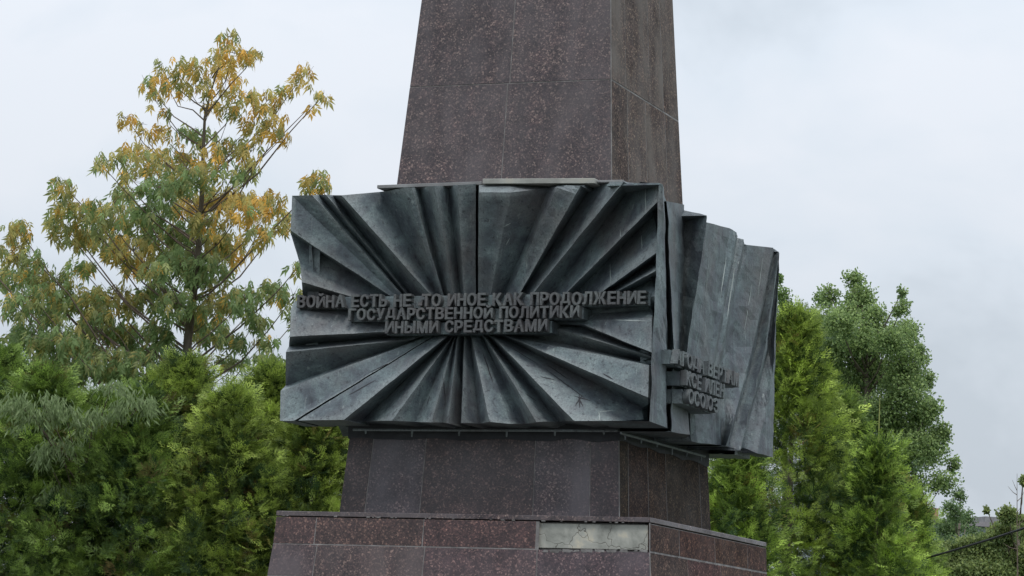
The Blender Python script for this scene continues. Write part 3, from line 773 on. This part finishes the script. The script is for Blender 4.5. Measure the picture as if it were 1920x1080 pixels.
# ------------------------------------------------------------------ thujas
def spray_shape(seed):
    r = random.Random(seed); parts = []
    def b(x0, y0, ang, ln, wd, z0=0.):
        c, s_ = math.cos(ang), math.sin(ang); wd = wd*.62; px, py = -s_*wd, c*wd; dz = -ln*.12
        parts.append(([(x0, y0, z0), (x0+c*ln*.5+px, y0+s_*ln*.5+py, z0+.01), (x0+c*ln, y0+s_*ln, z0+dz), (x0+c*ln*.5-px, y0+s_*ln*.5-py, z0+.01)], [(0, 1, 2, 3)]))
    b(0, 0, 0, 1., .035)
    for k in range(4):
        x = .06+.21*k
        for sg in (-1, 1):
            ln = (.60-.10*k)*r.uniform(.7, 1.25); ang = sg*r.uniform(.6, 1.05)
            b(x, 0, ang, ln, .045, -.05*x)
            b(x+math.cos(ang)*ln*.45, math.sin(ang)*ln*.45, ang-sg*r.uniform(.5, .9), ln*.5, .038, -.08*x)
            if r.random() < .5: b(x+math.cos(ang)*ln*.3, math.sin(ang)*ln*.3, ang+sg*.6, ln*.38, .036)
    return compose(parts)
SPR = [spray_shape(i) for i in range(3)]
def thuja(px, top_y, dist, rad, label, seed, dens=1., tint=(1, 1, 1), group=None, lean=0., blunt=.3, ss=1.):
    rg = np.random.default_rng(seed); base = ground_at(px, dist)
    top = at(px, top_y, dist); H = top[2]
    root = empty('thuja_tree', tuple(base)); tag(root, label, 'tree', group)
    s = Soup(); s.tube([(0, 0, -.05), (0, 0, H*.5), (0, 0, H*.93)], [.09, .055, .012], 7)
    tr = s.obj('trunk', BARK, root, True)
    zvis = at(px, 1120, dist)[2]
    n = int(8500*dens*rad/.8*(H/5.5))
    z = H*(1-rg.uniform(0, 1, n)**1.35*1.0)
    keep = (z > zvis-.5) | (rg.random(n) < .25); z = z[keep]; n = len(z)
    az = rg.uniform(0, 2*math.pi, n)
    t = z/H
    prof = rad*np.minimum(1, ((1-t)/blunt))**.85*(.9+.1*(1-t))+.03
    lump = np.array([noise.noise(Vector((math.cos(a)*1.5+seed, math.sin(a)*1.5, zz*1.1)))+.9*noise.noise(Vector((math.cos(a)*4+seed, math.sin(a)*4, zz*3.2))) for a, zz in zip(az, z)])
    R = prof*(1+.65*lump)
    inn = rg.uniform(0, 1, n)**1.3; r = R*(1-.5*inn)
    nt_ = max(20, n//13); tuft = rg.integers(0, nt_, n)                 # sprays grow in tufts
    tn = np.stack([np.cos(az), np.sin(az), .45+0*az], 1)[:nt_]
    tc_ = np.stack([np.cos(az)*r, np.sin(az)*r, z], 1)[:nt_]
    off = rg.normal(0, 1, (n, 3)); off /= np.linalg.norm(off, axis=1, keepdims=True)
    pos = tc_[tuft] + (off*.085 + tn[tuft]*rg.uniform(-.08, .10, (n, 1)))*rg.uniform(.7, 1.9, nt_)[tuft][:, None]
    d = tn[tuft]*.9 + off*.9 + np.array([0, 0, .25]) + rg.normal(0, .2, (n, 3))
    rot = frames(d, rg.normal(0, 1.0, n))
    scl = rg.uniform(.09, .22, n)*ss
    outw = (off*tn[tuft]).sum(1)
    tip_shade = np.clip(.38+.25*outw+rg.normal(0, .34, nt_)[tuft]+rg.normal(0, .15, n), 0, 1)[:, None]
    c = np.array([.030, .062, .024])*(1-tip_shade) + np.array([.38, .50, .11])*tip_shade  # paler new growth at tips; inner sprays coloured darker for shaded gaps
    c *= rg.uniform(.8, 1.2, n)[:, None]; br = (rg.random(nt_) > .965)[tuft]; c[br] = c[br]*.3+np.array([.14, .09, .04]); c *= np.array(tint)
    k3 = np.arange(n) % 3
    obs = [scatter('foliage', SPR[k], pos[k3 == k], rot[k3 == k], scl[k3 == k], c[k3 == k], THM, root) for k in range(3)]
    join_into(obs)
    return root
GH = 'thujas of the hedge left of the obelisk'
hedge = [(-30,668,38.5,1.35,'dark thuja at the far left end of the hedge, cut by the picture edge'),
 (75,715,37.5,1.2,'second thuja from the left, under the pale drooping sprigs'),
 (175,762,38,1.15,'third thuja from the left, low topped, below the yellowing maple crown'),
 (255,748,37,1.1,'thuja just left of the maple trunk'),
 (335,690,38,1.15,'tall thuja directly in front of the maple trunk'),
 (425,752,37,1.0,'bright thuja below the small gap of sky right of the maple trunk'),
 (505,705,38.2,1.05,'pointed thuja left of the bronze relief corner'),
 (585,775,37.2,1.05,'thuja under the lower left corner of the bronze relief'),
 (668,800,38,1.0,'thuja partly hidden behind the left edge of the granite shaft')]
for i, (px, ty, ds, rd, lb) in enumerate(hedge):
    thuja(px, ty, ds, rd, lb, 20+i, 1.25, tint=(1.25, 1.2, 1.1) if px > 300 else (.92, 1., .95), group=GH)
leaf_stem = simple('pale_stem', [(.3, (.25, .28, .08)), (.7, (.35, .36, .12))], 6)
GRH = 'thujas to the right of the obelisk'
for i, (px, ty, ds, rd, lb, dn, tn) in enumerate([
 (1482,600,38,1.0,'tallest bright green thuja beside the right edge of the bronze relief',1.3,(1.5,1.45,1.25)),
 (1385,850,36.5,.9,'thuja showing under the right bronze relief beside the plinth',1.2,(1.35,1.4,1.2)),
 (1565,760,39,.75,'thuja right behind the tallest thuja',1.2,(1.05,1.1,1.)),
 (1645,850,37,.62,'small thuja with a thin upright pale leader right of the tallest one',1.3,(1.35,1.4,1.2)),
 (1700,945,38,.6,'lowest thuja at the right end of the group',1.2,(1.35,1.4,1.2))]):
    r = thuja(px, ty, ds, rd, lb, 60+i, dn, tn, GRH, blunt=.42)
    if 'leader' in lb:
        b_ = r.location; q_ = Soup(); q_.tube([at(1644,900,37)-np.array(b_), at(1648,800,37)-np.array(b_), at(1650,738,37)-np.array(b_)], [.012,.009,.003], 5); q_.obj('leader', leaf_stem, r)

# ------------------------------------------------------------------ broadleaf trees at the right
def oval(L_=1.):
    V = [(0, 0, 0), (.35, .3, .03), (.75, .26, 0), (1, 0, -.12), (.75, -.26, 0), (.35, -.3, .03), (.45, 0, .07)]
    return V, [(0, 6, 1), (1, 6, 2), (2, 6, 3), (3, 6, 4), (4, 6, 5), (5, 6, 0)]
OV = oval()
def broadleaf(name, px, dist, clumps, label, cat, seed, leaf=.085, dens=1., c0=(.045, .085, .035), c1=(.10, .16, .05), tr=.12, group=None, spread=1.5, tl=None, up=.9):
    rg = np.random.default_rng(seed); base = ground_at(px, dist); ppm = F_PX/dist
    root = empty(name, tuple(base)); tag(root, label, cat, group)
    ymin = min(c[1] for c in clumps); xm = [c[0] for c in clumps if c[1] == ymin][0] if tl is None else tl
    def T(f): return base*(1-f) + at(xm, ymin, dist)*f
    s = Soup(); s.tube([T(f)-base for f in (0, .2, .45, .7, .9)], [tr, tr*.8, tr*.55, tr*.3, tr*.1], 8); s.obj('trunk', BARK, root, True)
    b = Soup(); P = []; D = []; S = []; C = []
    H = at(xm, ymin, dist)[2]
    for (x, y, rx, ry) in clumps:
        cen = at(x, y, dist+rg.uniform(-1, 1)*spread); f = np.clip((cen[2]-.9*abs(x-xm)/ppm-.4)/H, .15, .88); a = T(f)
        mid = (a+cen)/2 + np.array([0, 0, -.1*np.linalg.norm(cen-a)])
        one = Soup(); one.tube([a-base, mid-base, cen-base], [.03, .018, .006], 5); one.obj('branch', BARK, root)
        n = int(rx*ry*math.pi/(leaf*ppm*leaf*ppm)*19*dens)+6
        v = rg.normal(0, 1, (n, 3)); v /= np.linalg.norm(v, axis=1, keepdims=True); v *= rg.uniform(.05, 1, (n, 1))**.45
        # leaves sit on upright twigs
        ntw = max(4, n//22); tw = rg.integers(0, ntw, n); tb = rg.normal(0, 1, (ntw, 3)); tb /= np.linalg.norm(tb, axis=1, keepdims=True); tb *= rg.uniform(.1, 1, (ntw, 1))**.5
        w_ = .62*tb[tw]+.38*v
        p = cen + (np.outer(w_[:, 0]*rx*1.45, Rv)+np.outer(w_[:, 1]*ry*1.45, Uv))/ppm + np.outer(w_[:, 2]*(rx+ry)*.55/ppm, Fv)
        for k in range(min(ntw, 9)):
            e_ = cen + (Rv*tb[k, 0]*rx + Uv*(tb[k, 1]*ry+6))/ppm + Fv*tb[k, 2]*rx*.5/ppm
            b.tube([cen-base, e_-base], [.007, .002], 3)
        d = rg.normal(0, 1, (n, 3)); d[:, 2] -= .2
        t = np.clip(rg.normal(.42, .3, n)+.25*w_[:, 1], 0, 1)[:, None]
        P.append(p-base); D.append(d); S.append(rg.uniform(.7, 1.2, n)*leaf); C.append((np.array(c0)*(1-t)+np.array(c1)*t)*rg.uniform(.8, 1.2, (n, 1)))
    P, D, S, C = map(np.concatenate, (P, D, S, C))
    b.obj('twigs', BARK, root)['kind'] = 'stuff'
    scatter('foliage', OV, P, frames(D, rg.uniform(0, 6.28, len(P))), S, C, LEAFM, root); print(name, len(P))
    return root
pc = [(1600,525,20,22),(1615,560,30,28),(1590,590,28,26),(1555,555,20,20),(1550,600,30,30),(1640,600,30,30),(1692,545,9,16),(1690,580,16,22),(1700,620,26,26),(1665,640,34,30),(1610,640,40,34),(1560,660,36,34),
 (1725,665,18,22),(1700,680,34,30),(1650,700,40,32),(1600,720,44,36),(1735,715,20,22),(1700,740,40,34),(1745,770,22,22),(1650,770,44,36),(1600,790,44,40),(1720,800,40,30),(1770,810,20,16),(1740,850,40,28),(1680,850,44,36),
 (1630,860,40,36),(1785,870,16,14),(1770,905,30,22),(1590,650,50,40),(1620,700,50,44),(1560,700,40,40),(1600,760,50,44),(1550,640,34,34),(1640,640,40,34),(1690,640,34,34),(1690,710,44,36),(1725,760,36,30),(1700,850,54,40),(1745,830,34,30),(1660,800,54,44),(1575,610,34,30),(1610,570,30,30),(1700,910,44,30),(1650,930,40,36),(1585,870,30,40),(1540,720,30,40),(1530,790,30,40),(1720,960,30,24),(1660,990,40,30)]
broadleaf('poplar_tree', 1640, 58, pc, 'large dark green poplar behind the thujas with several pointed tops against the sky', 'tree', 5, .058, .75, (.14, .22, .09), (.42, .54, .20), .2, tl=1625)
pl = [(1462,525,10,16),(1470,560,18,22),(1490,590,22,20),(1520,600,22,20),(1475,610,24,24),(1505,640,30,28),(1465,660,24,30),(1540,560,14,18),(1530,640,28,30),(1440,600,20,40),(1440,700,30,50),(1500,700,36,36)]
broadleaf('poplar_tree', 1490, 62, pl, 'lighter green tree peeping out behind the right edge of the bronze relief', 'tree', 6, .06, .7, (.13, .22, .085), (.32, .44, .15), .16, tl=1470)
ps = [(1800,930,14,16),(1790,960,24,20),(1815,975,18,18),(1780,990,34,22),(1825,1000,18,14),(1770,1020,30,16),(1800,1020,20,10)]
broadleaf('young_tree', 1795, 66, ps, 'small round topped tree standing in front of the pale building roof', 'tree', 7, .055, .7, (.10, .17, .08), (.26, .36, .14), .09)
for i, (bx, cl, lb, c1) in enumerate([
 (1790, [(1740,1040,34,22),(1780,1040,34,22),(1825,1028,38,24),(1850,1015,20,14),(1770,1065,40,20),(1850,1050,44,24),(1800,1062,44,22),(1745,1070,40,20),(1700,1060,30,24),(1840,1075,60,24),(1800,1090,60,34),(1730,1090,40,30)], 'light green shrub at the bottom right under the cable', (.32, .38, .13)),
 (1880, [(1872,1000,22,16),(1890,965,18,16),(1915,985,20,18),(1862,1030,38,26),(1905,1015,34,34),(1885,1000,24,20),(1870,1060,50,26),(1915,1075,50,30),(1930,1060,30,40),(1870,1090,50,34),(1850,955,6,6),(1918,900,6,12)], 'yellowish green shrub in the bottom right corner around the bare sapling', (.32, .37, .12))]):
    broadleaf('shrub', bx, 52, cl, lb, 'shrub', 30+i, .055, 2.4, (.15, .22, .085), c1, .05, spread=.6)
# bare sapling
def sapling():
    D = 50.; base = ground_at(1907, D); s = Soup()
    s.tube([(0, 0, -.03), at(1908, 1080, D)-base, at(1907, 980, D)-base, at(1907, 888, D)-base], [.02, .013, .008, .003], 6)
    for (x0, y0, x1, y1) in ((1907, 928, 1890, 912), (1907, 940, 1922, 918), (1907, 920, 1898, 900), (1907, 1030, 1880, 1018), (1907, 960, 1917, 940), (1907, 985, 1925, 965)):
        s.tube([at(x0, y0, D)-base, at((x0+x1)/2+1, (y0+y1)/2+3, D)-base, at(x1, y1, D)-base], [.007, .005, .002], 4)
    o = s.obj('bare_sapling', TWIG); o.location = base
    tag(o, 'thin bare sapling standing up out of the shrub at the right edge', 'sapling')
sapling()
# leader shoots on thuja tops
# ------------------------------------------------------------------ far building
WALL = simple('pale_wall', [(.3, (.42, .46, .5)), (.7, (.52, .55, .58))], 1.5, .9, .1)
ROOF = simple('grey_roof', [(.3, (.2, .18, .2)), (.7, (.27, .25, .27))], 3, .8)
BRICK = simple('red_brick', [(.3, (.3, .14, .10)), (.7, (.4, .2, .15))], 6, .9)
BLUE = simple('blue_panel', [(.3, (.12, .22, .42)), (.7, (.17, .3, .5))], 2, .6)
GLASS = simple('window_glass', [(.3, (.05, .06, .07)), (.7, (.1, .11, .13))], 1, .2, .0)
def building():
    D = 150.; c = at(1830, 985, D); H = c[2]
    p0, p1 = at(1690, 975, D), at(2300, 1020, D+6); p0[2] = p1[2] = 0
    u = (p1-p0); Lg = np.linalg.norm(u[:2]); u /= Lg; n = np.array([-u[1], u[0], 0])
    if n@Fv < 0: n = -n
    root = empty('far_building', tuple(p0)); tag(root, 'long pale building with a low grey roof and red chimney far behind the shrubs', 'building')
    root.rotation_euler = (0, 0, math.atan2(u[1], u[0])); W_ = Lg
    h0 = at(1760, 969, D)[2]
    box('wall', 0, W_, 0, 12, 0, h0-.35, WALL, root)
    box('roof', -.4, W_+.4, -.5, 12.5, h0-.34, h0-.1, ROOF, root)
    box('chimney', 1.0, 2.6, 1, 2.4, h0-.095, h0+.55, BRICK, root)
    box('dormer', 5.2, 8.2, .8, 3.4, h0-.095, h0+.28, FLASHD, root)
    for k in range(int(W_/3.2)):
        for z in (1.2, 4.0):
            f = box('window', 1+k*3.2, 2.5+k*3.2, -.06, .01, z, z+1.5, FLASHD, root)
            box('pane', 1.08+k*3.2, 2.42+k*3.2, -.075, -.062, z+.08, z+1.42, GLASS, f)
    return root
building()
def shed():
    D = 100.; p = at(1805, 1019, D); q = at(1832, 1019, D)
    root = empty('blue_kiosk', (p[0], p[1], 0)); tag(root, 'small blue roofed kiosk glimpsed between the shrubs below the pale building', 'kiosk')
    u = q-p; root.rotation_euler = (0, 0, math.atan2(u[1], u[0])); h = p[2]
    box('wall', -.6, 1.1, 0, 2, 0, h-.3, WALL, root); box('roof', -.8, 1.3, -.2, 2.2, h-.295, h, BLUE, root)
shed()
# cable
def cable():
    pts = []
    a, b = at(1600, 1078, 40.), at(2150, 905, 30.)
    s = Soup(); n = 24
    for i in range(n+1):
        t = i/n; p = a*(1-t)+b*t; p[2] -= .25*4*t*(1-t)*.35; pts.append(p)
    s.tube(pts, [.014]*(n+1), 6); o = s.obj('overhead_cable', DARK)
    tag(o, 'dark overhead cable crossing the bottom right corner', 'cable')
    # carried by two posts, both outside the picture
cable()
